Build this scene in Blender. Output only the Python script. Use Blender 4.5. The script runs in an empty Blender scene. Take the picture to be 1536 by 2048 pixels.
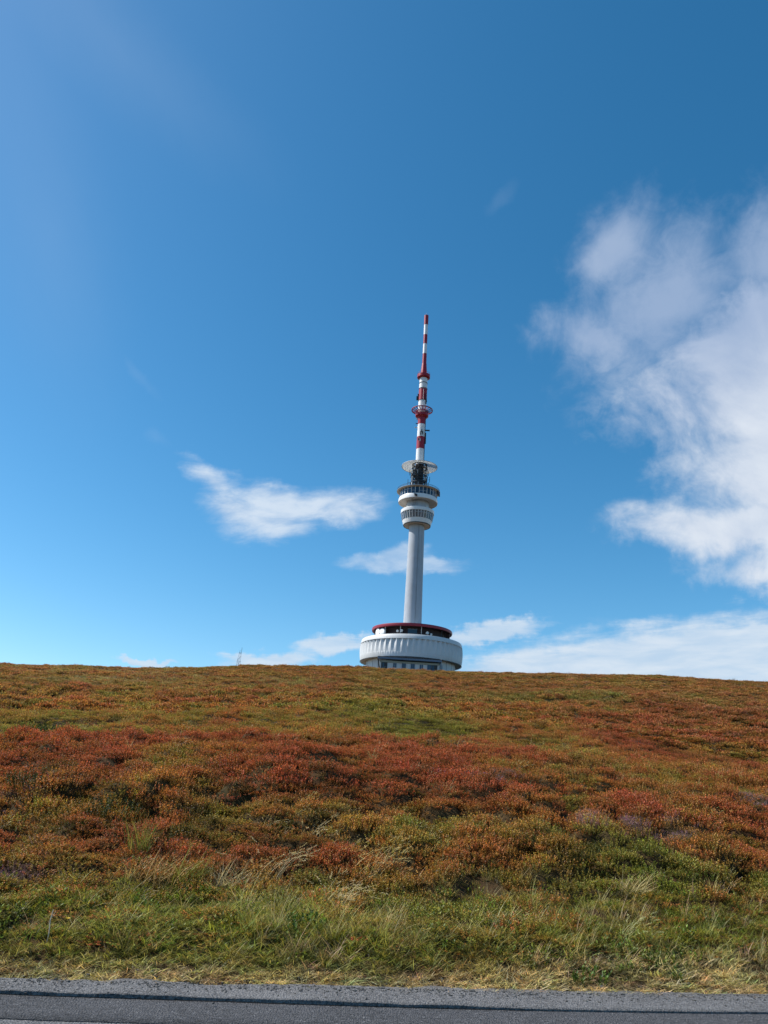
import bpy, bmesh, math, random
import numpy as np
from mathutils import Vector, Matrix
R = math.radians
random.seed(7); rng = np.random.default_rng(11)
scene = bpy.context.scene

# ------------------------------------------------------------ camera
EYE = Vector((0, 0, 1.6))
p, r = R(19.5), R(3.5)
fw = Vector((0, math.cos(p), math.sin(p))); u0 = Vector((0, -math.sin(p), math.cos(p))); r0 = Vector((1, 0, 0))
rt = r0*math.cos(r) + u0*math.sin(r); up = -r0*math.sin(r) + u0*math.cos(r)
cd = bpy.data.cameras.new('camera'); cam = bpy.data.objects.new('camera', cd); scene.collection.objects.link(cam)
M = Matrix((rt, up, -fw)).transposed().to_4x4(); M.translation = EYE; cam.matrix_world = M
cd.sensor_fit = 'VERTICAL'; cd.sensor_height = 24.0; cd.lens = 1540/2048*24.0
cd.clip_start = .05; cd.clip_end = 3000
scene.camera = cam
scene.view_settings.view_transform = 'Standard'; scene.view_settings.look = 'None'
scene.view_settings.exposure = 0.45; scene.view_settings.gamma = 1.0

# ------------------------------------------------------------ sun
SUN_AZ, SUN_EL = -80.0, 47.0        # degrees: azimuth from +Y towards +X, elevation
sd = Vector((math.sin(R(SUN_AZ))*math.cos(R(SUN_EL)), math.cos(R(SUN_AZ))*math.cos(R(SUN_EL)), math.sin(R(SUN_EL))))
sl = bpy.data.lights.new('sun', 'SUN'); sl.energy = 4.8; sl.angle = R(.53); sl.color = (1, .955, .88)
so = bpy.data.objects.new('sun', sl); scene.collection.objects.link(so)
so.rotation_euler = sd.to_track_quat('Z', 'Y').to_euler()

# ------------------------------------------------------------ node helper
class NT:
    def __init__(s, nt): s.nt = nt; s.n = nt.nodes; s.l = nt.links
    def new(s, t, **k):
        n = s.n.new(t)
        for a, b in k.items(): setattr(n, a, b)
        return n
    def put(s, n, i, v):
        if isinstance(v, bpy.types.NodeSocket): s.l.new(v, n.inputs[i])
        elif v is not None: n.inputs[i].default_value = v
    def math(s, op, a, b=None, c=None, clamp=False):
        n = s.new('ShaderNodeMath', operation=op, use_clamp=clamp)
        s.put(n, 0, a); s.put(n, 1, b); s.put(n, 2, c); return n.outputs[0]
    def vmath(s, op, a, b=None, scale=None):
        n = s.new('ShaderNodeVectorMath', operation=op)
        s.put(n, 0, a); s.put(n, 1, b)
        if scale is not None: s.put(n, 3, scale)
        return n.outputs['Value'] if op in ('LENGTH', 'DOT_PRODUCT') else n.outputs[0]
    def noise(s, v, scale, detail=5, rough=.55, dist=0, color=False, lac=2.0):
        n = s.new('ShaderNodeTexNoise'); s.put(n, 'Vector', v)
        n.inputs['Scale'].default_value = scale; n.inputs['Detail'].default_value = detail
        n.inputs['Roughness'].default_value = rough; n.inputs['Distortion'].default_value = dist
        n.inputs['Lacunarity'].default_value = lac
        return n.outputs['Color' if color else 'Fac']
    def ramp(s, v, a, b, lo=0., hi=1., smooth=True):
        n = s.new('ShaderNodeMapRange', interpolation_type='SMOOTHSTEP' if smooth else 'LINEAR')
        s.put(n, 0, v); s.put(n, 1, a); s.put(n, 2, b); s.put(n, 3, lo); s.put(n, 4, hi); return n.outputs[0]
    def mix(s, f, a, b, blend='MIX'):
        n = s.new('ShaderNodeMix', data_type='RGBA', blend_type=blend)
        s.put(n, 0, f); s.put(n, 6, c4(a)); s.put(n, 7, c4(b)); return n.outputs[2]
    def comb(s, x, y, z):
        n = s.new('ShaderNodeCombineXYZ'); s.put(n, 0, x); s.put(n, 1, y); s.put(n, 2, z); return n.outputs[0]
def c4(c):
    if isinstance(c, (tuple, list)) and len(c) == 3: return (*c, 1.0)
    return c

# ------------------------------------------------------------ world: sky and clouds
w = bpy.data.worlds.new('World'); scene.world = w; w.use_nodes = True
w.node_tree.nodes.clear(); T = NT(w.node_tree)
sky = T.new('ShaderNodeTexSky', sky_type='NISHITA'); sky.sun_disc = False
sky.sun_elevation = R(SUN_EL); sky.sun_rotation = R(SUN_AZ)
sky.altitude = 1400; sky.air_density = 1.0; sky.dust_density = 1.3; sky.ozone_density = 2.2
hs = T.new('ShaderNodeHueSaturation'); T.put(hs, 'Color', sky.outputs[0]); hs.inputs['Saturation'].default_value = 1.33; hs.inputs['Hue'].default_value = .487; hs.inputs['Value'].default_value = 1.12
tc = T.new('ShaderNodeTexCoord'); sep = T.new('ShaderNodeSeparateXYZ'); T.l.new(tc.outputs['Generated'], sep.inputs[0])
DX, DY, DZ = sep.outputs
AZ = T.math('MULTIPLY', T.math('ARCTAN2', DX, DY), 57.29578)      # degrees
EL = T.math('MULTIPLY', T.math('ARCSINE', DZ), 57.29578)
AE = T.comb(AZ, EL, 0.0)
# the noise lives on the direction itself, so that it has no seam behind the camera
nz1 = T.noise(tc.outputs['Generated'], 6.0, 6, .58, color=True)
nz2 = T.noise(tc.outputs['Generated'], 28.0, 7, .6, color=True)
def warped(a1, a2):
    v = T.vmath('ADD', AE, T.vmath('SCALE', T.vmath('SUBTRACT', nz1, (.5, .5, .5)), scale=a1))
    return T.vmath('ADD', v, T.vmath('SCALE', T.vmath('SUBTRACT', nz2, (.5, .5, .5)), scale=a2))
def blob(v, az, el, wa, wb, rot=0.):
    m = T.new('ShaderNodeMapping', vector_type='TEXTURE'); T.put(m, 0, v)
    m.inputs['Location'].default_value = (az, el, 0); m.inputs['Rotation'].default_value = (0, 0, R(rot)); m.inputs['Scale'].default_value = (wa, wb, 1)
    return T.math('SUBTRACT', 1.0, T.vmath('LENGTH', T.vmath('MULTIPLY', m.outputs[0], (1, 1, 0))))
def union(*b):
    o = b[0]
    for x in b[1:]: o = T.math('SMOOTH_MAX', o, x, .12)
    return o
def streak(sc, st, detail=6, rot=0.):
    m = T.new('ShaderNodeMapping', vector_type='TEXTURE'); T.put(m, 0, AE)
    m.inputs['Rotation'].default_value = (0, 0, R(rot)); m.inputs['Scale'].default_value = (sc*st, sc, 1)
    return T.noise(m.outputs[0], 1.0, detail, .6, .3)
alpha = None; colour = (0.8, 0.85, 0.95)
layers = []
# big cloud on the right
vC = warped(4.0, 2.2)
C_body = union(blob(vC, 29, 30, 9.5, 5.0, 0), blob(vC, 34, 27.5, 17.0, 9.5, 0), blob(vC, 32, 17.4, 15.2, 2.9, -5), blob(vC, 34, 15.2, 11.5, 2.3, 0), blob(vC, 33, 22.5, 14.2, 7, 0))
C_top = union(blob(vC, 23.0, 33.5, 10.5, 5.6, 18), T.math('SUBTRACT', blob(vC, 18.0, 37.6, 6.0, 4.2, 35), .28), T.math('SUBTRACT', blob(vC, 13.5, 33.0, 4.5, 3.2, 20), .38), blob(vC, 17.5, 31.8, 5.5, 2.8, -20), blob(vC, 31, 35, 8, 5, 0))
nC = T.noise(tc.outputs['Generated'], 7.0, 10, .60, .5)
aC = T.math('MULTIPLY', T.ramp(T.math('ADD', T.math('ADD', C_body, T.math('MULTIPLY', T.math('SUBTRACT', T.noise(tc.outputs['Generated'], 30.0, 8, .62, .6), .5), .35)), T.math('MULTIPLY', T.math('SUBTRACT', nC, .5), 1.0)), -.05, .50), T.ramp(nC, .2, .6, .84, 1.0))
nF = T.noise(tc.outputs['Generated'], 24.0, 9, .62, .8)
aCt = T.math('MULTIPLY', T.ramp(T.math('ADD', T.math('ADD', C_top, T.math('MULTIPLY', T.math('SUBTRACT', nC, .5), 1.5)), T.math('MULTIPLY', T.math('SUBTRACT', nF, .5), .7)), -.15, .95), .74)
nS = T.noise(tc.outputs['Generated'], 3.2, 5, .5, .2)
sunward = T.vmath('ADD', tc.outputs['Generated'], (-.030, .004, .022))
relief = T.math('SUBTRACT', nC, T.noise(sunward, 7.0, 10, .60, .5))
bright = T.math('ADD', T.math('ADD', T.ramp(EL, 34, 22, .05, .85), T.math('MULTIPLY', T.math('SUBTRACT', nS, .5), 1.2)), T.math('MULTIPLY', relief, T.ramp(EL, 33, 27, .5, 1.5)), clamp=True)
colC = T.mix(bright, (.40, .505, .70), (.72, .785, .88))
layers.append((T.math('MAXIMUM', aC, aCt), colC))
# lens shaped cloud left of the tower and the one behind the shaft
vA = warped(1.2, 1.5); st = streak(1.5, 3.0, 7, 8)
A_ = union(blob(vA, -8.6, 18.7, 5.2, 2.2, 8), blob(vA, -4.0, 19.7, 4.4, 1.6, 4), T.math('SUBTRACT', blob(vA, -13.4, 20.4, 3.8, 1.2, -22), .15), blob(vA, -8.5, 19.7, 4.8, 1.5, -4), blob(vA, -11.3, 19.0, 3.4, 1.9, -12), blob(vA, -6.5, 19.2, 4.5, 1.3, 8))
aA = T.ramp(T.math('ADD', A_, T.math('MULTIPLY', T.math('SUBTRACT', st, .5), 1.1)), -.12, .80)
B_ = union(blob(vA, 2.0, 15.7, 6.0, .95, 1), blob(vA, 1.2, 16.4, 3.2, 1.0, 10))
aB = T.math('MULTIPLY', T.ramp(T.math('ADD', B_, T.math('MULTIPLY', T.math('SUBTRACT', st, .5), .9)), -.02, .6), .72)
layers.append((T.math('MULTIPLY', T.math('MAXIMUM', aA, aB), .92), T.mix(T.ramp(st, .35, .65), (.42, .58, .80), (.68, .78, .90))))
# low stratus by the skyline
vD = warped(2.4, 2.4); st2 = streak(1.0, 5.0, 8, 3)
D_ = union(blob(vD, 20, 8.9, 17.0, 3.4, 8), blob(vD, 12, 8.2, 9, 2.2, 8), blob(vD, 27, 10.6, 9, 1.5, 2), blob(vD, 24, 7.3, 14, 1.5, 0), blob(vD, 45, 10, 18, 3, 0))
aD = T.math('MULTIPLY', T.ramp(T.math('ADD', D_, T.math('MULTIPLY', T.math('SUBTRACT', st2, .5), .8)), -.08, .50), .95)
E_ = union(blob(vD, 8.5, 11.1, 5.4, 1.0, 10), blob(vD, -3.2, 9.7, 3.6, .9, 6), blob(vD, -7.8, 8.2, 4.6, .9, 10), blob(vD, -16, 7.2, 2.5, .3, 0))
aE = T.math('MULTIPLY', T.ramp(T.math('ADD', E_, T.math('MULTIPLY', T.math('SUBTRACT', st2, .5), 1.3)), -.02, .6), .85)
layers.append((T.math('MAXIMUM', aD, aE), T.mix(T.ramp(st2, .3, .7), (.52, .67, .84), (.70, .79, .89))))
# thin veils high on the left, and small scraps
vF = warped(3.0, 1.2); st3 = streak(2.2, 4.0, 7, -48)
F_ = union(blob(vF, -29, 34, 5.5, 13, 28), blob(vF, -27, 46, 16, 3.5, -14))
aF = T.math('MULTIPLY', T.ramp(T.math('ADD', F_, T.math('MULTIPLY', T.math('SUBTRACT', st3, .5), .35)), -.3, 1.6), .09)
G_ = union(blob(vF, -18, 22.8, 1.1, .7, 0), blob(vF, -20.0, 27.0, 2.4, .6, -30), blob(vF, 8.9, 41.9, 1.9, .8, 40), blob(vF, 16.2, 12.1, 1.5, .4, 0))
aG = T.math('MULTIPLY', T.ramp(T.math('ADD', G_, T.math('MULTIPLY', T.math('SUBTRACT', nC, .5), 2.2)), .0, 1.1), .055)
layers.append((T.math('MAXIMUM', aF, aG), (.55, .68, .86)))
# clouds over the rest of the sky, out of this view
n5 = T.noise(T.vmath('MULTIPLY', tc.outputs['Generated'], (1, 1, 2.4)), 3.0, 8, .56, .3)
absaz = T.math('ABSOLUTE', AZ)
aH = T.math('MULTIPLY', T.math('MULTIPLY', T.ramp(n5, .56, .72), T.ramp(absaz, 48, 80)), .5)
layers.append((aH, (.6, .7, .85)))
bg = T.new('ShaderNodeBackground'); T.put(bg, 0, hs.outputs[0]); bg.inputs[1].default_value = .105
out = bg.outputs[0]
for a, c in layers:
    b = T.new('ShaderNodeBackground'); T.put(b, 0, c4(c)); b.inputs[1].default_value = .74
    m = T.new('ShaderNodeMixShader'); T.put(m, 0, a); T.l.new(out, m.inputs[1]); T.l.new(b.outputs[0], m.inputs[2]); out = m.outputs[0]
wo = T.new('ShaderNodeOutputWorld'); T.l.new(out, wo.inputs[0])

# ------------------------------------------------------------ materials
def mat(name):
    m = bpy.data.materials.new(name); m.use_nodes = True; m.node_tree.nodes.clear(); t = NT(m.node_tree)
    o = t.new('ShaderNodeOutputMaterial'); t.out = o; return m, t
def principled(name, col, rough=.6, metal=0., var=.12, scale=3., bump=0., bscale=20., spec=.4):
    m, t = mat(name); b = t.new('ShaderNodeBsdfPrincipled'); g = t.new('ShaderNodeTexCoord').outputs['Object']
    n = t.noise(g, scale, 6, .6); f = t.ramp(n, .3, .7)
    t.put(b, 'Base Color', t.mix(f, tuple(c*(1-var) for c in col), tuple(min(1, c*(1+var)) for c in col)))
    b.inputs['Roughness'].default_value = rough; b.inputs['Metallic'].default_value = metal; b.inputs['Specular IOR Level'].default_value = spec
    if bump:
        bn = t.new('ShaderNodeBump'); bn.inputs['Strength'].default_value = bump; bn.inputs['Distance'].default_value = .02
        t.put(bn, 'Height', t.noise(g, bscale, 5, .6)); t.l.new(bn.outputs[0], b.inputs['Normal'])
    t.l.new(b.outputs[0], t.out.inputs[0]); return m
def streaky(name, col, amount=.16, rough=.5):
    """painted facade or concrete with faint vertical rain streaks"""
    m, t = mat(name); b = t.new('ShaderNodeBsdfPrincipled'); g = t.new('ShaderNodeTexCoord').outputs['Object']
    n = t.noise(t.vmath('MULTIPLY', g, (1.6, 1.6, .09)), 1.0, 6, .6); n2 = t.noise(g, .35, 5, .6)
    f = t.math('MULTIPLY', t.ramp(n, .35, .72), t.ramp(n2, .3, .7))
    t.put(b, 'Base Color', t.mix(f, col, tuple(c*(1-amount*k) for c, k in zip(col, (1.4, 1.5, 1.7)))))
    b.inputs['Roughness'].default_value = rough; b.inputs['Specular IOR Level'].default_value = .35
    t.l.new(b.outputs[0], t.out.inputs[0]); return m
WHITE = streaky('white_panel', (.57, .585, .60), .08)
CONC = streaky('painted_concrete', (.385, .42, .475), .15, .7)
REDP = streaky('red_paint', (.32, .018, .034), .15, .4)
ROOFRED = streaky('roof_red', (.27, .026, .048), .12, .45)
MASTW = streaky('mast_white', (.74, .74, .75), .08, .4)
DARK = principled('dark_steel', (.035, .038, .045), .5, .3)
DARKW = principled('dark_wall', (.030, .016, .020), .7)
GREY = principled('grey_steel', (.22, .24, .27), .5, .2)
DARKB = principled('weathered_steel', (.07, .10, .15), .8)
PALEST = principled('pale_steel', (.62, .62, .62), .45, .1)
BLUEG = principled('blue_grey_sheet', (.125, .17, .25), .45)
BEIGE = principled('beige_soffit', (.60, .56, .50), .8)
OLIVE = principled('olive_fascia', (.30, .31, .26), .7)
DISH = principled('dish_white', (.80, .81, .82), .5, var=.04)
ROOFTOP = principled('roof_membrane', (.30, .31, .32), .85)
FIBRE, t = mat('white_fibreglass'); _d = t.new('ShaderNodeBsdfDiffuse'); t.put(_d, 0, (.78, .78, .76, 1)); _t = t.new('ShaderNodeBsdfTranslucent'); t.put(_t, 0, (.80, .79, .74, 1))
_m = t.new('ShaderNodeMixShader'); _m.inputs[0].default_value = .5; t.l.new(_d.outputs[0], _m.inputs[1]); t.l.new(_t.outputs[0], _m.inputs[2]); t.l.new(_m.outputs[0], t.out.inputs[0])
def glass(name, col):
    m, t = mat(name); b = t.new('ShaderNodeBsdfPrincipled')
    oi = t.new('ShaderNodeObjectInfo').outputs['Random']
    t.put(b, 'Base Color', t.mix(oi, col, tuple(c*2.4 for c in col))); b.inputs['Roughness'].default_value = .06
    b.inputs['Specular IOR Level'].default_value = .5; t.l.new(b.outputs[0], t.out.inputs[0]); return m
GLASS = glass('window_glass', (.012, .028, .055))

# ------------------------------------------------------------ mesh helpers
def link(o, parent=None):
    scene.collection.objects.link(o)
    if parent: o.parent = parent
    return o
def tag(o, label=None, cat=None, group=None, kind=None):
    for k, v in (('label', label), ('category', cat), ('group', group), ('kind', kind)):
        if v: o[k] = v
    return o
def obj(name, bm, m, parent=None, smooth=False):
    me = bpy.data.meshes.new(name)
    bmesh.ops.recalc_face_normals(bm, faces=bm.faces)
    bm.to_mesh(me); bm.free()
    for x in (m if isinstance(m, (list, tuple)) else [m]): me.materials.append(x)
    if smooth:
        me.polygons.foreach_set('use_smooth', [True]*len(me.polygons))
        try: me.set_sharp_from_angle(angle=R(35))
        except Exception: pass
    return link(bpy.data.objects.new(name, me), parent)
def empty(name, loc, label, cat, group=None):
    e = bpy.data.objects.new(name, None); e.location = loc; e.empty_display_size = .5
    link(e); return tag(e, label, cat, group)
def BM(): return bmesh.new()
def lathe(bm, prof, n=96, mi=None, a0=0., a1=2*math.pi, closed=False):
    """prof: list of (radius, z). mi: material index for each segment. closed: profile is a loop."""
    full = abs(a1-a0-2*math.pi) < 1e-6; cols = n if full else n+1; V = []
    for i in range(cols):
        a = a0+(a1-a0)*i/n; V.append([bm.verts.new((rr*math.sin(a), -rr*math.cos(a), z)) for rr, z in prof])
    np_ = len(prof); segs = np_ if closed else np_-1
    for i in range(n):
        A = V[i]; B = V[(i+1) % cols]
        for j in range(segs):
            k = (j+1) % np_
            if prof[j][0] < 1e-5 and prof[k][0] < 1e-5: continue
            vs = [A[j], B[j], B[k], A[k]]
            if prof[j][0] < 1e-5: vs = [A[j], B[k], A[k]]
            elif prof[k][0] < 1e-5: vs = [A[j], B[j], A[k]]
            f = bm.faces.new(vs)
            if mi: f.material_index = mi[j]
    return bm
def box(bm, c, s, rz=0., mi=0, tilt=None):
    mtx = Matrix.Translation(c) @ Matrix.Rotation(rz, 4, 'Z')
    if tilt: mtx = mtx @ tilt
    mtx = mtx @ Matrix.Diagonal((*s, 1))
    g = bmesh.ops.create_cube(bm, size=1.0, matrix=mtx)
    for v in g['verts']:
        for f in v.link_faces: f.material_index = mi
    return bm
def tube(bm, a, b, ra, rb=None, n=8, mi=0):
    a = Vector(a); b = Vector(b); rb = ra if rb is None else rb; d = (b-a)
    q = d.to_track_quat('Z', 'Y'); A = []; B = []
    for i in range(n):
        t = 2*math.pi*i/n; o = Vector((math.cos(t), math.sin(t), 0))
        A.append(bm.verts.new(a+q@(o*ra))); B.append(bm.verts.new(b+q@(o*rb)))
    for i in range(n):
        f = bm.faces.new([A[i], A[(i+1) % n], B[(i+1) % n], B[i]]); f.material_index = mi
    bm.faces.new(A[::-1]); bm.faces.new(B); return bm
def ring(bm, rad, z, th, hh, n=72):
    return lathe(bm, [(rad-th/2, z-hh/2), (rad+th/2, z-hh/2), (rad+th/2, z+hh/2), (rad-th/2, z+hh/2)], n, closed=True)
def pol(rad, deg, z):      # 0 deg faces the road, positive to the right
    a = R(deg); return Vector((rad*math.sin(a), -rad*math.cos(a), z))

# ------------------------------------------------------------ terrain
def hashn(ix, iy, seed):
    h = (ix.astype(np.int64)*374761393 + iy.astype(np.int64)*668265263 + seed*1442695041) & 0xffffffff
    h = ((h ^ (h >> 13))*1274126177) & 0xffffffff; h = h ^ (h >> 16)
    return (h & 0xffffff)/float(0xffffff)
def vnoise(x, y, seed=0):
    x = np.asarray(x, float); y = np.asarray(y, float)
    ix = np.floor(x); iy = np.floor(y); fx = x-ix; fy = y-iy; fx = fx*fx*(3-2*fx); fy = fy*fy*(3-2*fy)
    a = hashn(ix, iy, seed); b = hashn(ix+1, iy, seed); c = hashn(ix, iy+1, seed); d = hashn(ix+1, iy+1, seed)
    return (a*(1-fx)+b*fx)*(1-fy)+(c*(1-fx)+d*fx)*fy
def fbm(x, y, seed=0, oct=4, rough=.5):
    s = 0; a = 1; t = 0
    for o in range(oct):
        s = s+a*vnoise(x*2**o+17.3*o, y*2**o-9.1*o, seed+o*13); t += a; a *= rough
    return s/t-.5
def cells(x, y, size, seed):
    """distance to the nearest clump centre in clump widths, and that clump's own random number"""
    gx = np.asarray(x, float)/size; gy = np.asarray(y, float)/size; ix = np.floor(gx); iy = np.floor(gy)
    best = np.full(gx.shape, 9.); rid = np.zeros(gx.shape)
    for ox in (-1, 0, 1):
        for oy in (-1, 0, 1):
            cx = ix+ox; cy = iy+oy; px = cx+hashn(cx, cy, seed); py = cy+hashn(cx, cy, seed+7); dd = np.hypot(gx-px, gy-py)
            m = dd < best; best = np.where(m, dd, best); rid = np.where(m, hashn(cx, cy, seed+13), rid)
    return best, rid
def sstep(v, a, b):
    t = np.clip((np.asarray(v, float)-a)/(b-a), 0, 1); return t*t*(3-2*t)
AZC = np.array([-180, -60, -40, -25.5, -20.9, -16, -9.1, -1.8, 1.9, 7, 12.7, 18.9, 22.8, 27, 40, 60, 180.])
TC = np.array([.05, .06, .085, .1069, .1154, .1205, .1345, .1420, .1420, .1442, .1462, .1462, .1426, .1380, .115, .09, .05])-.0056
def edge_y(x):             # far edge of the road
    xx = np.clip(x, -14, 14); return 7.30+.155*xx+.010*xx*xx*np.where(xx < 0, .55, .8)+(x-xx)*.1
KC, RB = .00016, 95.
def solve_s():
    rr = np.linspace(20, 400, 800); out = []
    for tcv in TC:
        lo, hi = 0, .5
        for _ in range(40):
            m = (lo+hi)/2; t = (m*(rr-7.3)-1.6-KC*np.maximum(0, rr-RB)**2)/rr
            if t.max() < tcv: lo = m
            else: hi = m
        out.append(lo)
    return np.array(out)
SC = solve_s()
def ground_z(x, y):
    x = np.asarray(x, float); y = np.asarray(y, float)
    rr = np.hypot(x, y); az = np.degrees(np.arctan2(x, y)); s = np.interp(az, AZC, SC)
    d = y-edge_y(x)                       # distance past the road edge
    dd = np.where(rr < 40, d*np.clip(rr/np.maximum(y, .1), 1, 1.3), rr-7.3)
    bl = sstep(rr, 25, 60); dd = (rr-7.3)*bl+np.clip(d, 0, 400)*(1-bl)
    z = s*dd-KC*np.maximum(0, rr-RB)**2
    z = z+.10*sstep(d, .1, .9)+.22*sstep(d, 1.5, 7)*(1-sstep(d, 9, 30))
    z = z+.40*np.exp(-((d-9.0)/3.2)**2)*(.6+fbm(x/6, y/6, 5, 2))-.22*np.exp(-((d-18)/5.)**2)
    amp = sstep(d, .2, 3)
    Fa, ia = cells(x+.25*fbm(x/.5, y/.5, 91, 2), y+.25*fbm(x/.5, y/.5, 92, 2), .50, 71); Fb, ib = cells(x+.5*fbm(x, y, 93, 2), y+.5*fbm(x, y, 94, 2), 1.15, 72); Fc, ic = cells(x+fbm(x/2, y/2, 95, 2), y+fbm(x/2, y/2, 96, 2), 2.7, 73)
    prof = lambda F, i_: np.clip(1-(F/.72)**2, -.35, 1)*(.35+1.0*i_)
    w1 = 1-sstep(rr, 22, 40); w3 = sstep(rr, 55, 95); tall = .55+1.6*np.clip(fbm(x/3.5, y/2.2, 97, 3)+.18, 0, .5)
    tall = tall*(1+.9*np.exp(-((rr-12.6)/2.0)**2)+.5*np.exp(-((rr-23)/5)**2))
    z = z+sstep(d, 1.2, 4)*tall*(.12*prof(Fa, ia)*w1+(.10+.10*(1-w1))*prof(Fb, ib)*(1-.75*w3)+.26*prof(Fc, ic)*w3)+.07*prof(Fa, ia)*sstep(d, .3, 1.0)*(1-sstep(d, 1.2, 4))
    z = z+amp*(fbm(x/9, y/6, 1, 3)*.55+fbm(x/1.7, y/1.3, 2, 3)*.34+fbm(x/.55, y/.5, 4, 2)*.13*(rr < 40))+sstep(rr, 40, 120)*fbm(x/30, y/30, 3, 2)*1.1
    z = np.where(d < 0, -.06-.02*np.clip(-d, 0, 3), z-.03)
    far = np.clip(-d-3.5, 0, 500); z = z-far*.14
    return z
def grid_mesh(name, X, Y, Z, m, wrap=False):
    nr, nc = X.shape; co = np.stack([X, Y, Z], -1).reshape(-1, 3)
    i, j = np.meshgrid(np.arange(nr-1), np.arange(nc if wrap else nc-1), indexing='ij'); k = (j+1) % nc
    F = np.stack([i*nc+j, i*nc+k, (i+1)*nc+k, (i+1)*nc+j], -1).reshape(-1, 4)[:, ::-1]
    me = bpy.data.meshes.new(name); me.vertices.add(len(co)); me.vertices.foreach_set('co', co.ravel())
    me.loops.add(F.size); me.loops.foreach_set('vertex_index', F.ravel()); me.polygons.add(len(F))
    me.polygons.foreach_set('loop_start', np.arange(0, F.size, 4)); me.polygons.foreach_set('loop_total', np.full(len(F), 4))
    me.polygons.foreach_set('use_smooth', np.ones(len(F), bool)); me.materials.append(m); me.update(); me.validate()
    return link(bpy.data.objects.new(name, me))

# ------------------------------------------------------------ what grows where (on the ground, metres)
def gauss(x, y, cx, cy, wx, wy): return np.exp(-((x-cx)/wx)**2-((y-cy)/wy)**2)
def cover(x, y):
    """red, grass, purple, dark amounts of the moor at ground points"""
    d = y-edge_y(x); az = np.degrees(np.arctan2(x, y)); rr = np.hypot(x, y)
    L = np.log2(np.maximum(rr, 1))*6
    n1 = fbm(az/9+L*.15, L*1.1, 21, 4, .55); n2 = fbm(x/2.3, y/2.3, 22, 4, .6); n3 = fbm(az/5, L*.9, 23, 3)
    band = lambda a, b, s=1.2: sstep(rr, a-s, a+s)*(1-sstep(rr, b-s*1.6, b+s*1.6))
    n4 = fbm(x/(1+rr*.05), y/(1+rr*.075), 27, 4, .6)
    red = .54+.9*n1+.55*n2+1.3*n4
    red = red+.46*band(13.2, 20.5)*(1-sstep(az, 16, 30)*.4)+.22*band(10.6, 12.6, .6)*(1-sstep(az, -3, 6))
    red = red-.22*band(21.5, 36, 2)*(1-sstep(az, 8, 20)*.6)+.42*gauss(az, L, 8, np.log2(70)*6, 7, 2.2)
    red = red+.30*gauss(az, L, 19, np.log2(36)*6, 9, 2.2)+.2*gauss(az, L, -22, np.log2(75)*6, 9, 3)-.25*band(11.2, 13.2, .8)
    grass = 1.15*(1-sstep(d+2.4*n2, 1.5, 3.6))+.16*band(21, 34, 2.5)*(1-sstep(az, 3, 14))+.30*band(38, 75, 6)*(1-sstep(az, -2, 8))+.55*gauss(az, L, -17, np.log2(85)*6, 12, 4)+.7*n3+1.2*n4-.02
    grass = grass+1.0*gauss(x, y, -9.0, 20.0, 1.3, 1.4)+.35*gauss(az, L, 3, np.log2(45)*6, 4, 1.5)
    purple = -.70+1.8*fbm(x/3.1, y/3.1, 31, 3)+.9*fbm(x/.7, y/.7, 32, 2)+2.0*gauss(x, y, -3.9, 9.15, .55, .35)+.8*gauss(x, y, -3.3, 10.0, 1.2, .45)+1.5*gauss(x, y, 8.4, 15.8, 2.8, 1.2)+.75*gauss(x, y, 2.8, 21.5, 2.5, 1.4)+1.1*gauss(x, y, 3.8, 12.6, 1.3, .6)+.6*gauss(x, y, .3, 10.9, .7, .5)+.6*gauss(x, y, 1.3, 10.6, .8, .4)+.7*gauss(x, y, 2.1, 15.0, 1.0, .7)
    purple = np.where(d < 2.2, -1, purple)
    dark = .35*fbm(x/1.6, y/1.2, 41, 3)+1.15*fbm(x/.42, y/.36, 42, 2)+.16*band(11.2, 15.0, .9)+.10*band(9.6, 11.4, .5)-.02
    return red, grass, purple, dark

# ------------------------------------------------------------ ground and road
mg, t = mat('moor_soil'); g = t.new('ShaderNodeTexCoord').outputs['Object']; b = t.new('ShaderNodeBsdfPrincipled')
n1 = t.noise(g, .35, 8, .65); n2 = t.noise(g, 14, 8, .7)
c = t.mix(t.ramp(n1, .35, .65), (.060, .050, .020), (.085, .042, .018)); c = t.mix(t.ramp(n2, .35, .7), t.mix(.6, c, (.02, .016, .01)), c)
t.put(b, 'Base Color', c); b.inputs['Roughness'].default_value = .95; b.inputs['Specular IOR Level'].default_value = .1
bn = t.new('ShaderNodeBump'); bn.inputs['Strength'].default_value = .8; bn.inputs['Distance'].default_value = .05; t.put(bn, 'Height', n2); t.l.new(bn.outputs[0], b.inputs['Normal'])
t.l.new(b.outputs[0], t.out.inputs[0])
rs = np.concatenate([[0.3, 2, 4, 5, 5.8], np.linspace(6.2, 14, 130), np.geomspace(14.1, 60, 260), np.geomspace(60.8, 300, 220), np.geomspace(310, 1500, 14)])
azs = np.concatenate([np.linspace(-180, -42, 46)[:-1], np.linspace(-42, 42, 560), np.linspace(42, 180, 46)[1:-1]])
RR, AA = np.meshgrid(rs, np.radians(azs), indexing='ij'); GX, GY = RR*np.sin(AA), RR*np.cos(AA)
gz = ground_z(GX, GY); gz = np.maximum(gz, -90)
hill = grid_mesh('hillside', GX, GY, gz, mg, wrap=True); tag(hill, kind='structure')
TGZ = float(ground_z(12.76, 276.7)); print('ground under tower', TGZ, 'edge', ground_z(0, 7.35))

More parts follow.
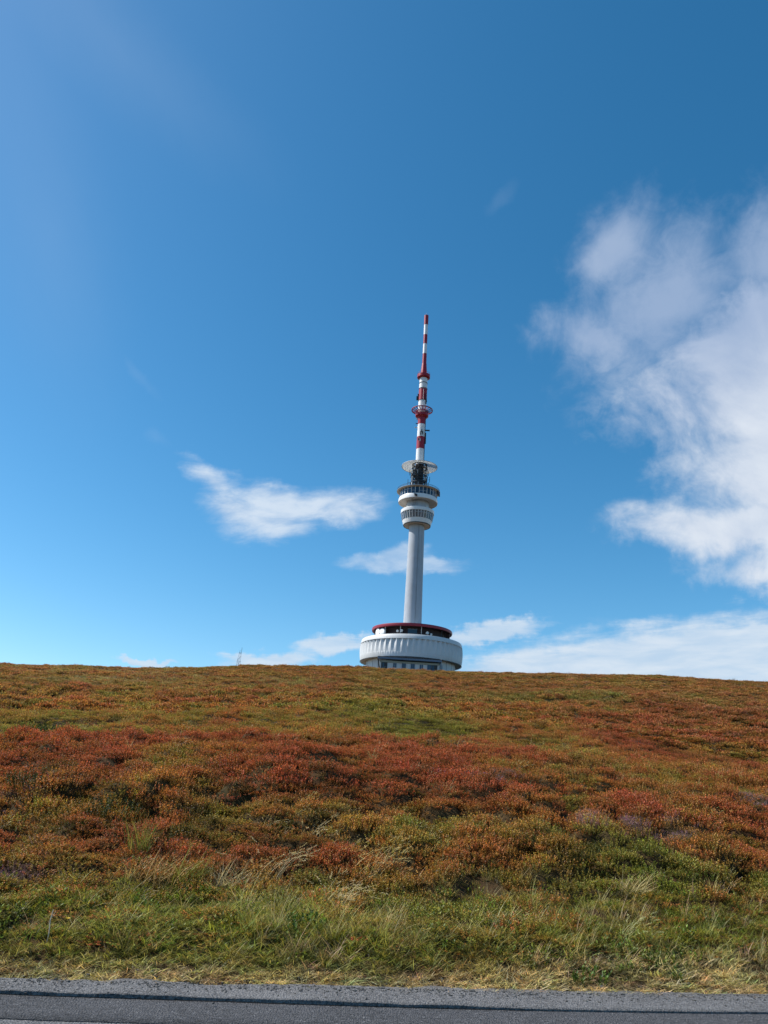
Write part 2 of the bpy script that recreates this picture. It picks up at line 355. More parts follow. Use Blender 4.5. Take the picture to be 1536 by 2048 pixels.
def asphalt(name, base, var, seed, patch=.25):
    m, t = mat(name); g = t.new('ShaderNodeTexCoord').outputs['Object']; b = t.new('ShaderNodeBsdfPrincipled')
    v = t.new('ShaderNodeTexVoronoi'); t.put(v, 'Vector', g); v.inputs['Scale'].default_value = 62; v.inputs['Randomness'].default_value = 1
    n = t.noise(g, 34, 7, .8); big = t.noise(t.vmath('ADD', g, (seed, 0, 0)), 1.1, 6, .6); mid = t.noise(g, 9, 5, .6)
    sepc = t.new('ShaderNodeSeparateXYZ'); t.l.new(v.outputs['Color'], sepc.inputs[0])
    f = t.math('ADD', t.math('MULTIPLY', sepc.outputs[0], .55), t.math('MULTIPLY', n, .5))
    c = t.mix(t.ramp(f, .15, .95, 0, 1, False), tuple(x*(1-var) for x in base), tuple(x*(1+var) for x in base))
    c = t.mix(t.math('MULTIPLY', t.ramp(big, .35, .7), patch), c, (base[0]*1.6, base[1]*1.6, base[2]*1.6))
    c = t.mix(t.math('MULTIPLY', t.ramp(mid, .58, .75), .4), c, tuple(x*.5 for x in base))
    c = t.mix(t.ramp(sepc.outputs[1], .95, 1.0, 0, .5), c, (.26, .26, .27))
    t.put(b, 'Base Color', c); b.inputs['Roughness'].default_value = .85; b.inputs['Specular IOR Level'].default_value = .35
    bn = t.new('ShaderNodeBump'); bn.inputs['Strength'].default_value = 1.0; bn.inputs['Distance'].default_value = .022
    t.put(bn, 'Height', t.math('ADD', v.outputs['Distance'], t.math('ADD', n, t.math('MULTIPLY', mid, .8)))); t.l.new(bn.outputs[0], b.inputs['Normal'])
    t.l.new(b.outputs[0], t.out.inputs[0]); return m
A_LIGHT = asphalt('asphalt_worn', (.155, .158, .165), .6, 0.)
A_DARK = asphalt('asphalt_dark', (.078, .078, .083), .8, 4., .3)
A_SHO = asphalt('asphalt_shoulder', (.155, .152, .153), .75, 9., .4)
def line_b(x): return 6.835+.110*x+.012*x*x*np.where(x < 0, .3, 1)+.003*(vnoise(x*17, x*0+3, 4)-.5)+.024*(vnoise(x*2.1, x*0, 5)-.5)
def line_c(x): return 6.215+.088*x+.02*(vnoise(x*3, x*0+8, 6)-.5)
xs = np.concatenate([np.linspace(-40, -6, 40)[:-1], np.linspace(-6, 7, 900), np.linspace(7, 40, 40)[1:]])
xc = np.clip(xs, -6, 7)
def strip(name, y0, y1, zf, m, n=6, drop0=None, drop1=None):
    tt = np.linspace(0, 1, n); Y = y0[None, :]*(1-tt[:, None])+y1[None, :]*tt[:, None]; X = np.repeat(xs[None, :], n, 0)
    Z = np.repeat(zf[None, :], n, 0)
    if drop0 is not None: X = np.vstack([X[:1], X]); Y = np.vstack([Y[:1]+.004, Y]); Z = np.vstack([Z[:1]*0+drop0, Z])
    if drop1 is not None: X = np.vstack([X, X[-1:]]); Y = np.vstack([Y, Y[-1:]]); Z = np.vstack([Z, Z[-1:]*0+drop1])
    return grid_mesh(name, X, Y, Z, m)
lb = line_b(xc)+(xs-xc)*.1; lc = line_c(xc)+(xs-xc)*.1
ey = edge_y(xs)+.03+.11*(vnoise(xs*1.7, xs*0, 18)-.5)+.05*(vnoise(xs*6, xs*0, 8)-.5)+.03*(vnoise(xs*23, xs*0, 9)-.5)
road = strip('road', lc*0-.6+xs*.09, ey-.06, xs*0-.012, A_LIGHT, 4, drop1=-.12); tag(road, kind='structure')
darks = strip('road_strip', lc, lb+.06, xs*0-.007, A_DARK, 4, drop0=-.03); tag(darks, kind='structure')
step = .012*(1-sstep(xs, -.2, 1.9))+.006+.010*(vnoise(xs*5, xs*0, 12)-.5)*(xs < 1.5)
seam = strip('tar_shadow_seam', lb+.004-(.002+.016*vnoise(xs*3.1, xs*0, 15)+.010*vnoise(xs*19, xs*0, 16))*(1-.95*sstep(xs, .4, 1.8)), lb+.02, xs*0-.0035, principled('bitumen_shadow', (.010, .010, .012), .75, bump=.5), 3); tag(seam, kind='structure')  # dark strip: tar, with the shadow of the step put into its colour
sh = strip('road_shoulder', lb, ey, step, A_SHO, 8, drop0=-.02, drop1=-.12); tag(sh, kind='structure')

# ------------------------------------------------------------ the television tower
TX, TY, TZ = 12.76, 276.7, 40.3
tower = empty('television_tower', (TX, TY, TZ), 'tall white television tower with red and white striped mast and round base building', 'television tower')
ZO = 0.0
def part(name, bm, m, parent=None, smooth=True):
    if ZO: bmesh.ops.translate(bm, verts=bm.verts, vec=(0, 0, ZO))
    return obj(name, bm, m, parent or tower, smooth)
GB = -3.2
# shaft: slightly tapering concrete with faint formwork rings
bm = BM(); prof = [(3.42, 13.6)]
for i in range(1, 15):
    z = 14.2+(56.9-14.2)*i/15; rr_ = 3.38+(2.86-3.38)*((z-14)/43)**.85; prof += [(rr_, z)]
prof.append((2.86, 57.2)); lathe(bm, prof, 72); part('shaft', bm, CONC)
bm = BM(); tube(bm, pol(3.32, 12, 14), pol(3.10, 12, 54), .05, n=5); tube(bm, pol(3.32, 14, 14), pol(3.10, 14, 54), .03, n=5); part('cable_duct', bm, GREY)
# ground floor
bm = BM(); lathe(bm, [(15.9, GB), (15.9, 2.6)], 96); part('ground_floor_wall', bm, WHITE)
for a in (-58, -47, -37, 36, 48, 60, 75, -75, 120, 180, -120):
    bm = BM(); box(bm, pol(15.93, a, -.4), (.10, .06, 5.4), R(a)); part('panel_joint', bm, GREY)
bm = BM(); lathe(bm, [(15.95, 2.35), (17.7, 2.45)], 96); part('soffit', bm, BEIGE)
# pleated facade ring
NP = 58; NA = NP*12; bm = BM()
rows = [(17.55, 2.30, 0), (17.98, 2.32, 0), (18.10, 2.75, 0), (18.28, 3.90, 0), (18.30, 3.95, .10)]
for k in range(1, 9):
    q = k/8; rows.append((18.30+.14*math.sin(q*math.pi)-.04*q, 3.95+4.4*q, .06+.72*q**1.1))
rows += [(18.26, 8.42, 0), (18.16, 8.9, 0), (17.95, 9.75, 0), (17.80, 9.95, 0), (17.0, 9.97, 0)]
V = []
for i in range(NA):
    ph = (i % 12)/12; tri = abs(ph*2-1); tri = 1-tri        # 0 at the joints, 1 at mid panel
    a = 2*math.pi*i/NA
    V.append([bm.verts.new(((rr_-A*tri)*math.sin(a), -(rr_-A*tri)*math.cos(a), z)) for rr_, z, A in rows])
for i in range(NA):
    A, B = V[i], V[(i+1) % NA]
    for j in range(len(rows)-1): bm.faces.new([A[j], B[j], B[j+1], A[j+1]])
me_ring = part('facade_ring', bm, WHITE)
bm = BM(); ring(bm, 18.12, 2.27, .12, .10, 96); part('drip_edge', bm, DARK)
# terrace under the red roof
bm = BM(); lathe(bm, [(17.05, 9.93), (6, 9.93)], 96); part('terrace_floor', bm, ROOFTOP)
bm = BM(); lathe(bm, [(11.6, 9.94), (11.6, 13.9)], 72); part('terrace_wall', bm, DARKW)
bm = BM(); box(bm, pol(11.72, -2, 11.8), (3.2, .12, 1.9), R(-2)); wv = part('terrace_window', bm, GLASS, smooth=False)
wv['label'] = 'pale blue terrace window in the dark wall'
bm = BM(); box(bm, pol(11.82, -2, 12.8), (3.4, .12, .12), R(-2)); part('frame', bm, GREY, wv, False)
for a in (-46, -20, 11, 47, 75, 100, 140, 180, 220, 260):
    bm = BM(); tube(bm, pol(13.6, a, 9.9), pol(13.6, a, 13.7), .13 if a not in (-20, 11) else .10, n=8)
    part('terrace_post', bm, PALEST if a in (-20, 11, -46) else DARK)
bm = BM(); box(bm, pol(13.2, 72, 11.6), (.9, 1.3, 3.6), R(72)); part('terrace_pier', bm, DARKW, smooth=False)
bm = BM(); box(bm, pol(13.2, -80, 11.6), (.5, .8, 3.6), R(-80)); part('terrace_pier', bm, DARKW, smooth=False)
bm = BM()
ring(bm, 14.3, 10.95, .06, .06, 96); ring(bm, 14.3, 10.45, .04, .04, 96)
for a in range(0, 360, 10): tube(bm, pol(14.3, a, 9.9), pol(14.3, a, 10.95), .03, n=5)
part('terrace_railing', bm, DARK)
bm = BM(); lathe(bm, [(13.9, 13.45), (14.42, 13.42), (14.55, 13.9), (14.42, 14.42), (14.0, 14.5)], 96); part('roof_rim', bm, ROOFRED)
bm = BM(); lathe(bm, [(14.05, 14.48), (9, 14.75), (3.2, 14.9)], 96); part('terrace_roof', bm, ROOFTOP)
bm = BM(); lathe(bm, [(13.95, 13.5), (6, 13.6)], 96); part('roof_soffit', bm, DARKW)
bm = BM()
for rr_, z in ((4.4, 15.9), (4.4, 15.4)): ring(bm, rr_, z, .05, .05, 48)
for a in range(0, 360, 24): tube(bm, pol(4.4, a, 14.8), pol(4.4, a, 15.9), .03, n=5)
part('roof_railing', bm, GREY)
def dish(a, rad, z, rr_, depth, big=True):
    c0 = pol(rad, a, z); e = empty('dish_antenna', c0, None, None); e.parent = tower; e.rotation_euler = (0, 0, R(a))
    for k in ('label', 'category'):
        if k in e: del e[k]
    bm = BM(); P = [(0, .10), (rr_*.5, .07), (rr_*.9, .02), (rr_, -.04), (rr_, -depth), (0, -depth-.05)]
    lathe(bm, P, 32)
    bmesh.ops.rotate(bm, verts=bm.verts, cent=(0, 0, 0), matrix=Matrix.Rotation(R(90), 3, 'X'))
    obj('drum', bm, DISH, e, True)
    bm = BM(); box(bm, (0, depth+.25, -.3), (.15, .3, rr_*2.2)); obj('bracket', bm, GREY, e)
dish(-63, 14.0, 11.9, 1.5, .7); dish(-52, 13.9, 11.8, 1.3, .7)
dish(-26, 12.9, 11.9, .45, .4); dish(-19.5, 12.9, 12.0, .5, .4); dish(22, 12.9, 11.7, .55, .4); dish(29, 12.9, 11.4, .4, .3)
# front annex with its long canopy
bm = BM(); box(bm, (-1.2, -17.0, -1.65), (19.6, 5.0, 3.1)); part('annex_wall', bm, WHITE, smooth=False)
bm = BM(); box(bm, (-1.2, -19.63, -.03), (19.8, .25, .62)); box(bm, (-1.2, -19.60, -3.3), (19.8, .2, .3)); part('annex_fascia', bm, OLIVE, smooth=False)
bm = BM(); box(bm, (-1.25, -18.0, 1.0), (21.2, 5.2, .82)); cano = part('canopy', bm, BLUEG, smooth=False)
bm = BM(); box(bm, (-1.25, -20.63, .62), (21.3, .10, .10)); box(bm, (-1.25, -20.66, 1.36), (21.3, .12, .10)); obj('trim', bm, DARK, cano)
bm = BM(); rq0 = random.Random(3); top = []; x = -9.5
while x < 8.8:
    s_ = rq0.uniform(.25, .55); z_ = rq0.uniform(.16, .34); top += [(x, .06), (x, z_), (x+s_, z_), (x+s_, .06)]; x += s_+rq0.uniform(.12, .5)
for (xa, za), (xb, zb) in zip(top, top[1:]):
    if xb-xa > 1e-4: bm.faces.new([bm.verts.new(v) for v in ((xa, -20.2, 1.415), (xb, -20.2, 1.415), (xb, -20.2, 1.415+zb), (xa, -20.2, 1.415+za))])
bmesh.ops.remove_doubles(bm, verts=bm.verts, dist=.001)
ex = bmesh.ops.extrude_face_region(bm, geom=bm.faces[:]); bmesh.ops.translate(bm, verts=[v for v in ex['geom'] if isinstance(v, bmesh.types.BMVert)], vec=(0, .3, 0))
obj('snow_guard', bm, DARK, cano)
for x_ in (-9.0, -6.1, -3.1, -.15, 2.7, 5.3):
    if x_ in (-9.0,):
        continue
    bm = BM(); box(bm, (x_, -19.56, -1.15), (1.15, .14, 1.5)); wn = part('window', bm, GLASS, smooth=False)
    bm = BM()
    box(bm, (x_-.62, -19.62, -1.15), (.10, .16, 1.7)); box(bm, (x_+.62, -19.62, -1.15), (.10, .16, 1.7)); box(bm, (x_, -19.62, -.36), (1.3, .16, .08)); box(bm, (x_+.05, -19.63, -1.1), (.06, .1, 1.5))
    obj('frame', bm, PALEST if x_ in (-6.1, 2.7) else BLUEG, wn)
for x_, ww in ((-9.6, 2.0), (6.9, 2.2)):
    bm = BM(); box(bm, (x_, -19.55, -1.75), (ww, .2, 2.8)); dr = part('door', bm, DARK, smooth=False)
    bm = BM(); box(bm, (x_-.3, -19.68, -1.6), (.55, .05, 2.2)); obj('pane', bm, GLASS, dr)
    bm = BM(); box(bm, (x_+.25, -19.70, -2.0), (.06, .08, .3)); obj('handle', bm, PALEST, dr)
bm = BM(); tube(bm, (-11.75, -20.2, .6), (-11.0, -19.4, GB), .22, n=6); part('canopy_post', bm, DARK)
bm = BM(); tube(bm, (9.2, -20.4, 1.7), (9.2, -20.4, GB), .18, n=8); part('canopy_post', bm, GREY)
bm = BM(); box(bm, pol(16.15, -76, -1.9), (1.6, 1.2, 2.2), R(-76)); part('service_cabinet', bm, BLUEG, smooth=False)
for a, ww in ((38.5, .8), (70, .7)):
    bm = BM(); box(bm, pol(15.93, a, -.9), (ww, .14, 3.6), R(a)); part('window', bm, GLASS, smooth=False)

# lower pod
ZO = -1.7
bm = BM()
lathe(bm, [(2.9, 56.2), (4.95, 56.05)], 72); part('pod_soffit', bm, BEIGE)
bm = BM(); lathe(bm, [(4.95, 56.05), (5.12, 55.95), (5.22, 56.1), (5.22, 56.3)], 72); part('pod_edge', bm, DARK)
bm = BM(); lathe(bm, [(5.20, 56.3), (5.42, 57.0), (5.62, 58.0), (5.58, 58.02)], 72); part('pod_parapet', bm, MASTW)
bm = BM(); lathe(bm, [(5.56, 58.0), (6.06, 60.75)], 68); part('window_band', bm, DARK)
bm = BM(); lathe(bm, [(6.06, 60.72), (6.32, 60.72), (6.36, 60.95), (6.34, 61.95), (6.10, 62.15), (4.7, 62.6)], 72); part('pod_roof', bm, MASTW)
def bay_windows(n, r0_, z0, r1_, z1, wfrac, seed):
    rr2 = random.Random(seed)
    for i in range(n):
        a = 360*(i+.5)/n; ww = 2*math.pi*(r0_+r1_)/2/n*wfrac; kind = rr2.random()
        sl_ = math.hypot(r1_-r0_, z1-z0); tl = Matrix.Rotation(-math.atan2(r1_-r0_, z1-z0)*-1, 4, 'X')
        c0 = pol((r0_+r1_)/2+.05, a, (z0+z1)/2)
        bm = BM(); box(bm, (0, 0, 0), (ww, .08, sl_), 0, 0, None)
        c0.z += ZO; gl = obj('window', bm, GLASS if kind > .06 else BLUEG, tower); gl.location = c0; gl.rotation_euler = (math.atan2(r1_-r0_, z1-z0), 0, R(a))
        bm = BM(); box(bm, (ww/2+.08, -.07, 0), (.15, .12, sl_+.1))
        if kind > .35: box(bm, (0, -.06, sl_*(.22 if kind > .6 else -.1)), (ww, .06, .07))
        obj('frame', bm, MASTW, gl)
bay_windows(34, 5.60, 58.05, 6.06, 60.65, .84, 5)
# neck between the pods
ZO = -1.9
bm = BM(); lathe(bm, [(4.6, 62.0), (4.6, 62.9), (4.35, 63.0), (4.35, 65.9)], 64); part('pod_neck', bm, CONC)
bm = BM()
for a in (-30, -22, -5): tube(bm, pol(4.55, a, 62.2), pol(4.9, a, 65.4), .07, n=5)
tube(bm, pol(4.9, -30, 65.1), pol(4.9, -5, 65.1), .07, n=5); tube(bm, pol(4.6, -22, 62.4), pol(4.9, -8, 65.1), .06, n=5); tube(bm, pol(4.7, -34, 62.3), pol(4.7, -12, 62.3), .07, n=5)
part('maintenance_rig', bm, GREY)
for a, s_ in ((-50, (1.5, .5, .9)), (38, (.8, .5, .7))):
    bm = BM(); box(bm, pol(5.2, a, 62.75), s_, R(a)); part('equipment_box', bm, BEIGE, smooth=False)
# upper pod
ZO = -2.1
bm = BM(); lathe(bm, [(4.3, 65.8), (5.6, 65.6), (7.35, 65.5)], 80); part('pod_soffit', bm, BEIGE)
bm = BM(); lathe(bm, [(7.35, 65.5), (7.5, 65.58), (7.52, 66.7), (7.30, 67.3), (7.05, 67.32)], 80); part('pod_parapet', bm, MASTW)
bm = BM(); lathe(bm, [(7.02, 67.25), (7.02, 70.3)], 72); part('window_band', bm, DARK)
bay_windows(30, 7.03, 67.45, 7.03, 69.85, .86, 9)
ZO = -2.5
bm = BM(); lathe(bm, [(7.0, 70.25), (8.15, 70.45), (8.30, 70.5), (8.32, 70.68), (8.1, 70.8), (3, 71.2)], 96, [1, 2, 0, 0, 0]); part('pod_roof', bm, [GREY, BEIGE, PALEST])
bm = BM()
for z in (71.2, 71.45): ring(bm, 8.1, z, .06, .06, 72)
for a in range(0, 360, 12): tube(bm, pol(8.1, a, 70.9), pol(8.1, a, 71.45), .035, n=5)
part('roof_railing', bm, DARK)
bm = BM(); box(bm, pol(7.85, -8, 66.6), (.7, .5, .8), R(-8)); box(bm, pol(7.8, -12, 66.9), (.35, .4, .9), R(-12)); part('floodlight', bm, DARK, smooth=False)
for a, s_ in ((75, (.9, .5, 1.6)), (62, (.6, .5, 1.2))):
    bm = BM(); box(bm, pol(8.15, a, 69.5), s_, R(a)); part('equipment_box', bm, DARK, smooth=False)
# lattice cage with its aerials
ZO = 0.0
bm = BM(); lathe(bm, [(1.55, 68.3), (1.55, 80)], 32); part('cage_core', bm, DARK)
bm = BM()
for i in range(20):
    a = i*18; tube(bm, pol(2.62, a, 68.3), pol(2.62, a, 79.6), .085, n=5)
    b0 = (i % 4)
    for k in range(5):
        z = 69.2+k*2.05; tube(bm, pol(2.62, a, z), pol(2.62, a+18, z+2.05), .035, n=4)
for z in (69.6, 71.3, 73.2, 75.6, 78.0, 79.5): ring(bm, 2.75, z, .34, .20, 48)
for z in (71.8, 74.4): ring(bm, 3.2, z, .30, .30, 48)
for a in range(0, 360, 30):
    for z in (71.8, 74.4): tube(bm, pol(2.6, a, z), pol(3.25, a, z), .06, n=4)
part('lattice_cage', bm, DARK)
rq = random.Random(5)
for i in range(34):
    a = rq.uniform(0, 360); z = rq.choice((70.4, 73.0, 75.7, 77.6)); h_ = rq.uniform(1.2, 2.0); bm = BM()
    box(bm, pol(3.1+rq.uniform(-.15, .25), a, z), (rq.uniform(.22, .42), .2, h_), R(a)); part('panel_antenna', bm, rq.choice((PALEST, GREY, DARK, GREY)), smooth=False)
for a, z, l_ in ((-82, 71.8, 1.5), (-75, 75.6, 1.1), (88, 73.5, 1.3), (80, 71, 1.0), (76, 75.8, .8)):
    bm = BM(); tube(bm, pol(2.8, a, z), pol(2.8+l_, a, z), .06, n=5); tube(bm, pol(2.8+l_, a, z-1.0), pol(2.8+l_, a, z+1.3), .09, n=6); part('whip_antenna', bm, DARK)
for a, z, m_ in ((-62, 70.8, DISH), (-60, 73.2, DISH), (-64, 76.2, DISH), (58, 75.4, BEIGE), (50, 73.1, PALEST)):
    bm = BM(); tube(bm, pol(3.05, a, z-.85), pol(3.05, a, z+.85), .26, n=12); part('drum_antenna', bm, m_)
# umbrella shaped shield: slats on ribs, slightly dished
bm = BM(); NS = 26
for i in range(NS):
    a0_ = 360*i/NS+1.5; a1_ = 360*(i+1)/NS-1.5
    q = [pol(2.1, a0_, 79.9), pol(2.1, a1_, 79.9), pol(6.85, a1_, 78.65), pol(6.85, a0_, 78.65)]
    tf = [v+Vector((0, 0, .05)) for v in q]; vs = [bm.verts.new(v) for v in q+tf]
    for f in ((0, 1, 2, 3), (7, 6, 5, 4), (0, 4, 5, 1), (1, 5, 6, 2), (2, 6, 7, 3), (3, 7, 4, 0)): bm.faces.new([vs[k] for k in f])
umb = part('umbrella_shield', bm, FIBRE, smooth=False)
bm = BM()
for i in range(26): tube(bm, pol(1.8, i*360/26, 79.75), pol(6.8, i*360/26, 78.62), .06, n=4)
ring(bm, 6.9, 78.68, .16, .16, 80); obj('rib_frame', bm, PALEST, umb)
# mast
def mast(name, segs, n=32):
    """segs: (r0, z0, r1, z1, material index)"""
    bm = BM()
    for a_, z0, b_, z1, mi in segs: lathe(bm, [(a_, z0), (b_, z1)], n, [mi])
    return part(name, bm, [MASTW, REDP])
mast('antenna_mast', [(1.62, 79.6, 1.60, 86.2, 0), (1.62, 86.2, 1.62, 91.4, 1), (1.55, 91.4, 1.53, 96.9, 0), (1.53, 96.9, 1.53, 100.5, 1), (1.53, 100.5, 1.62, 104.0, 0), (1.66, 104.0, 1.66, 107.5, 0), (1.69, 107.5, 1.66, 112.7, 1), (1.64, 112.7, 1.60, 117.6, 0), (1.75, 117.6, 2.60, 118.0, 1), (2.60, 118.0, 2.62, 119.2, 1), (2.62, 119.2, 1.40, 119.4, 1), (1.32, 119.4, .95, 124.6, 1), (.86, 124.6, .84, 129.2, 1), (.82, 129.2, .80, 133.9, 0), (.80, 133.9, .80, 138.3, 1), (.80, 138.3, .82, 143.1, 0), (.88, 143.1, .90, 147.6, 1), (.90, 147.6, .0, 147.7, 1)])
bm = BM(); tube(bm, (0, 0, 147.6), (0, 0, 149.0), .04, n=5); part('lightning_rod', bm, GREY)
bm = BM(); lathe(bm, [(1.5, 99.9), (2.35, 100.3), (2.60, 100.6), (2.62, 101.6), (1.5, 101.8)], 48); part('mast_platform', bm, REDP)
bm = BM(); ring(bm, 2.5, 119.9, .06, .06, 40); ring(bm, 2.45, 102.5, .06, .06, 40)
for a in range(0, 360, 24): tube(bm, pol(2.5, a, 119.1), pol(2.5, a, 119.9), .04, n=4); tube(bm, pol(2.45, a, 101.6), pol(2.45, a, 102.5), .04, n=4)
part('platform_railing', bm, REDP)
bm = BM(); ring(bm, 4.1, 103.3, .34, .30, 64)
for i in range(18): tube(bm, pol(1.6, i*20, 102.6), pol(4.1, i*20, 103.3), .17, n=5)
ring(bm, 2.3, 102.85, .14, .14, 48); part('spoke_wheel', bm, REDP)
bm = BM(); ring(bm, 1.68, 115.4, .10, .22, 40); ring(bm, 1.72, 112.9, .10, .15, 40); ring(bm, 1.75, 107.5, .10, .15, 40); part('mast_clamp', bm, DARK)
bm = BM()
for a in (58, 66): tube(bm, pol(1.74, a, 80), pol(1.74, a, 100), .05, n=4)
z = 80.
while z < 100: tube(bm, pol(1.74, 58, z), pol(1.74, 66, z), .03, n=4); z += .6
part('mast_ladder', bm, DARK)
bm = BM(); tube(bm, pol(1.72, 4, 104.4), pol(1.72, 4, 112.6), .05, n=4); part('mast_cable', bm, PALEST)
for a, z, l_, h_ in ((88, 94.6, 1.8, .5), (-88, 95.6, 1.1, .12), (-80, 97.2, .8, .15), (-84, 99.2, .7, .3), (75, 92.2, .5, 2.2), (72, 89.8, .55, 2.6), (-86, 108.6, 1.0, 1.8), (-78, 110.0, .6, .8), (-10, 92.6, .3, 1.6), (4, 93.6, .35, 1.1), (20, 92.7, .3, 1.3), (-40, 90.2, .3, .9), (35, 108.8, .4, 2.8), (46, 106.9, .5, 2.4), (-12, 89.6, .3, 1.3), (10, 95.9, .3, .5)):
    bm = BM(); pos = pol(1.55+l_/2, a, z); box(bm, pos, (.28, l_, h_ if h_ > .3 else .28), R(a)); part('mast_antenna', bm, DARK if rq.random() < .75 else PALEST, smooth=False)

# ------------------------------------------------------------ far lattice frame on the skyline
lx, ly = -29.4, 168.; lz = float(ground_z(lx, ly))
lm = empty('lattice_mast', (lx, ly, lz), 'small thin dark lattice mast standing alone on the skyline left of the tower', 'mast')
bm = BM(); tp = (.35, 0, 4.6)
LE = [((-.55, 0, -.3), (.0, 0, 3.3)), ((.45, 0, -.3), (.42, 0, 3.4)), ((-.1, .4, -.3), (.2, .2, 3.3))]
for a_, b_ in LE: tube(bm, a_, b_, .024, n=5)
obj('leg', bm, DARKB, lm)
bm = BM(); tube(bm, (-.5, 0, .4), (.42, 0, 1.5), .03, n=4); tube(bm, (.44, 0, .4), (-.3, 0, 1.5), .03, n=4); tube(bm, (-.3, 0, 1.6), (.42, 0, 2.6), .03, n=4); tube(bm, (-.1, 0, 3.3), (.45, 0, 3.3), .05, n=4); tube(bm, (-.3, 0, 1.55), (.43, 0, 1.55), .03, n=4)
obj('bracing', bm, DARKB, lm)
bm = BM(); tube(bm, (.42, 0, 3.3), (.46, 0, 4.5), .035, n=4); tube(bm, (.05, 0, 3.3), (.1, 0, 3.9), .03, n=4); obj('rod', bm, DARKB, lm)

# ------------------------------------------------------------ plants
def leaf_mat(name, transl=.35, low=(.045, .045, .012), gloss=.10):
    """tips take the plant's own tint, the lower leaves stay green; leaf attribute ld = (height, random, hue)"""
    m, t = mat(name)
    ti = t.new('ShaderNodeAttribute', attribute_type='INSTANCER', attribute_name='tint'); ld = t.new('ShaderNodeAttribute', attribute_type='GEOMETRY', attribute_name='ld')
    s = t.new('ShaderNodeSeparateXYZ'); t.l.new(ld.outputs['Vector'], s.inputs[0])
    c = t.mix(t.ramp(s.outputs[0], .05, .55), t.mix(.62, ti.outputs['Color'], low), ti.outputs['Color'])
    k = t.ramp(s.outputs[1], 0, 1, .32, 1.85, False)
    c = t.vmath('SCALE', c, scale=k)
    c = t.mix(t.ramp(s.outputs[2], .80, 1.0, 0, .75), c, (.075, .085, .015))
    d = t.new('ShaderNodeBsdfDiffuse'); t.put(d, 0, c); tr = t.new('ShaderNodeBsdfTranslucent'); t.put(tr, 0, t.vmath('MULTIPLY', c, (1.25, 1.15, .8)))
    m1 = t.new('ShaderNodeMixShader'); m1.inputs[0].default_value = transl; t.l.new(d.outputs[0], m1.inputs[1]); t.l.new(tr.outputs[0], m1.inputs[2])
    g_ = t.new('ShaderNodeBsdfGlossy'); g_.inputs['Roughness'].default_value = .45; t.put(g_, 0, (.8, .85, .9, 1))
    m2 = t.new('ShaderNodeMixShader'); m2.inputs[0].default_value = gloss*.12; t.l.new(m1.outputs[0], m2.inputs[1]); t.l.new(g_.outputs[0], m2.inputs[2])
    t.l.new(m2.outputs[0], t.out.inputs[0]); return m
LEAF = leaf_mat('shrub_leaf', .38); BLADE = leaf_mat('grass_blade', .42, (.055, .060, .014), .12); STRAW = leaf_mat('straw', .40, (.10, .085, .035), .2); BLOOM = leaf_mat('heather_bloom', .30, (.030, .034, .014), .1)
def poly_mesh(name, V, F, ld, m):
    me = bpy.data.meshes.new(name); me.from_pydata(V, [], F)
    a = me.attributes.new('ld', 'FLOAT_COLOR', 'POINT'); a.data.foreach_set('color', np.array([(*q, 1) for q in ld], 'f').ravel())
    me.materials.append(m); me.update(); return me
def leaf(V, F, L, pos, d, n, ln, wd, ld):
    side = d.cross(n).normalized()*wd*.5; k = len(V)
    V += [tuple(pos), tuple(pos+d*ln*.5+side+n*ln*.06), tuple(pos+d*ln), tuple(pos+d*ln*.5-side+n*ln*.06)]
    F.append((k, k+1, k+2, k+3)); L += [ld]*4
def blade(V, F, L, pos, az, lean, ln, wd, droop, rnd, segs=4, dead=0.):
    d = Vector((math.sin(az)*lean, math.cos(az)*lean, 1)).normalized(); side = Vector((math.cos(az+rnd*3), -math.sin(az+rnd*3), 0))*wd*.5
    p_ = Vector(pos); k = len(V)
    for i in range(segs+1):
        q = i/segs; ww = (1-q**1.6)*.9+.1
        V += [tuple(p_-side*ww), tuple(p_+side*ww)]; L += [(q, rnd, dead)]*2
        d = (d+Vector((math.sin(az), math.cos(az), -.5))*droop/segs).normalized(); p_ = p_+d*(ln/segs)
    for i in range(segs): F.append((k+2*i, k+2*i+1, k+2*i+3, k+2*i+2))
    return p_, d
def shrub_proto(seed, stems=17, rad=.17, hmax=.27, lpl=9, ln=.033):
    q = random.Random(seed); V, F, L = [], [], []
    for s_ in range(stems):
        a = q.uniform(0, 6.283); rr_ = rad*math.sqrt(q.random()); base = Vector((rr_*math.cos(a), rr_*math.sin(a), -.02))
        h_ = hmax*(.55+.45*q.random())*(1-.35*(rr_/rad)**2); lean = Vector((math.cos(a), math.sin(a), 0))*(.10+.45*rr_/rad)*q.uniform(.5, 1.2)
        top = base+Vector((0, 0, h_))+lean*h_; nb = 1+(q.random() < .6)
        # stem
        k = len(V); w_ = .0025; V += [tuple(base+Vector((w_, 0, 0))), tuple(base-Vector((w_, 0, 0))), tuple(top)]; F.append((k, k+1, k+2)); L += [(0, .3, 0)]*3
        for i in range(lpl):
            f_ = .28+.72*(i+.5*q.random())/lpl; pos = base.lerp(top, f_); aa = i*2.4+q.uniform(-.4, .4)
            d = Vector((math.cos(aa), math.sin(aa), .55+.9*f_+q.uniform(-.3, .3))).normalized()
            n = Vector((0, 0, 1)).cross(d).cross(d)*-1+Vector((q.uniform(-.5, .5), q.uniform(-.5, .5), 0))
            if n.length < .01: n = Vector((1, 0, 0))
            leaf(V, F, L, pos, d, n.normalized(), ln*q.uniform(.7, 1.25), ln*.58, (max(0, min(1, f_*(.6+.4*h_/hmax)))**1.5, q.random(), q.random()))
    return V, F, L
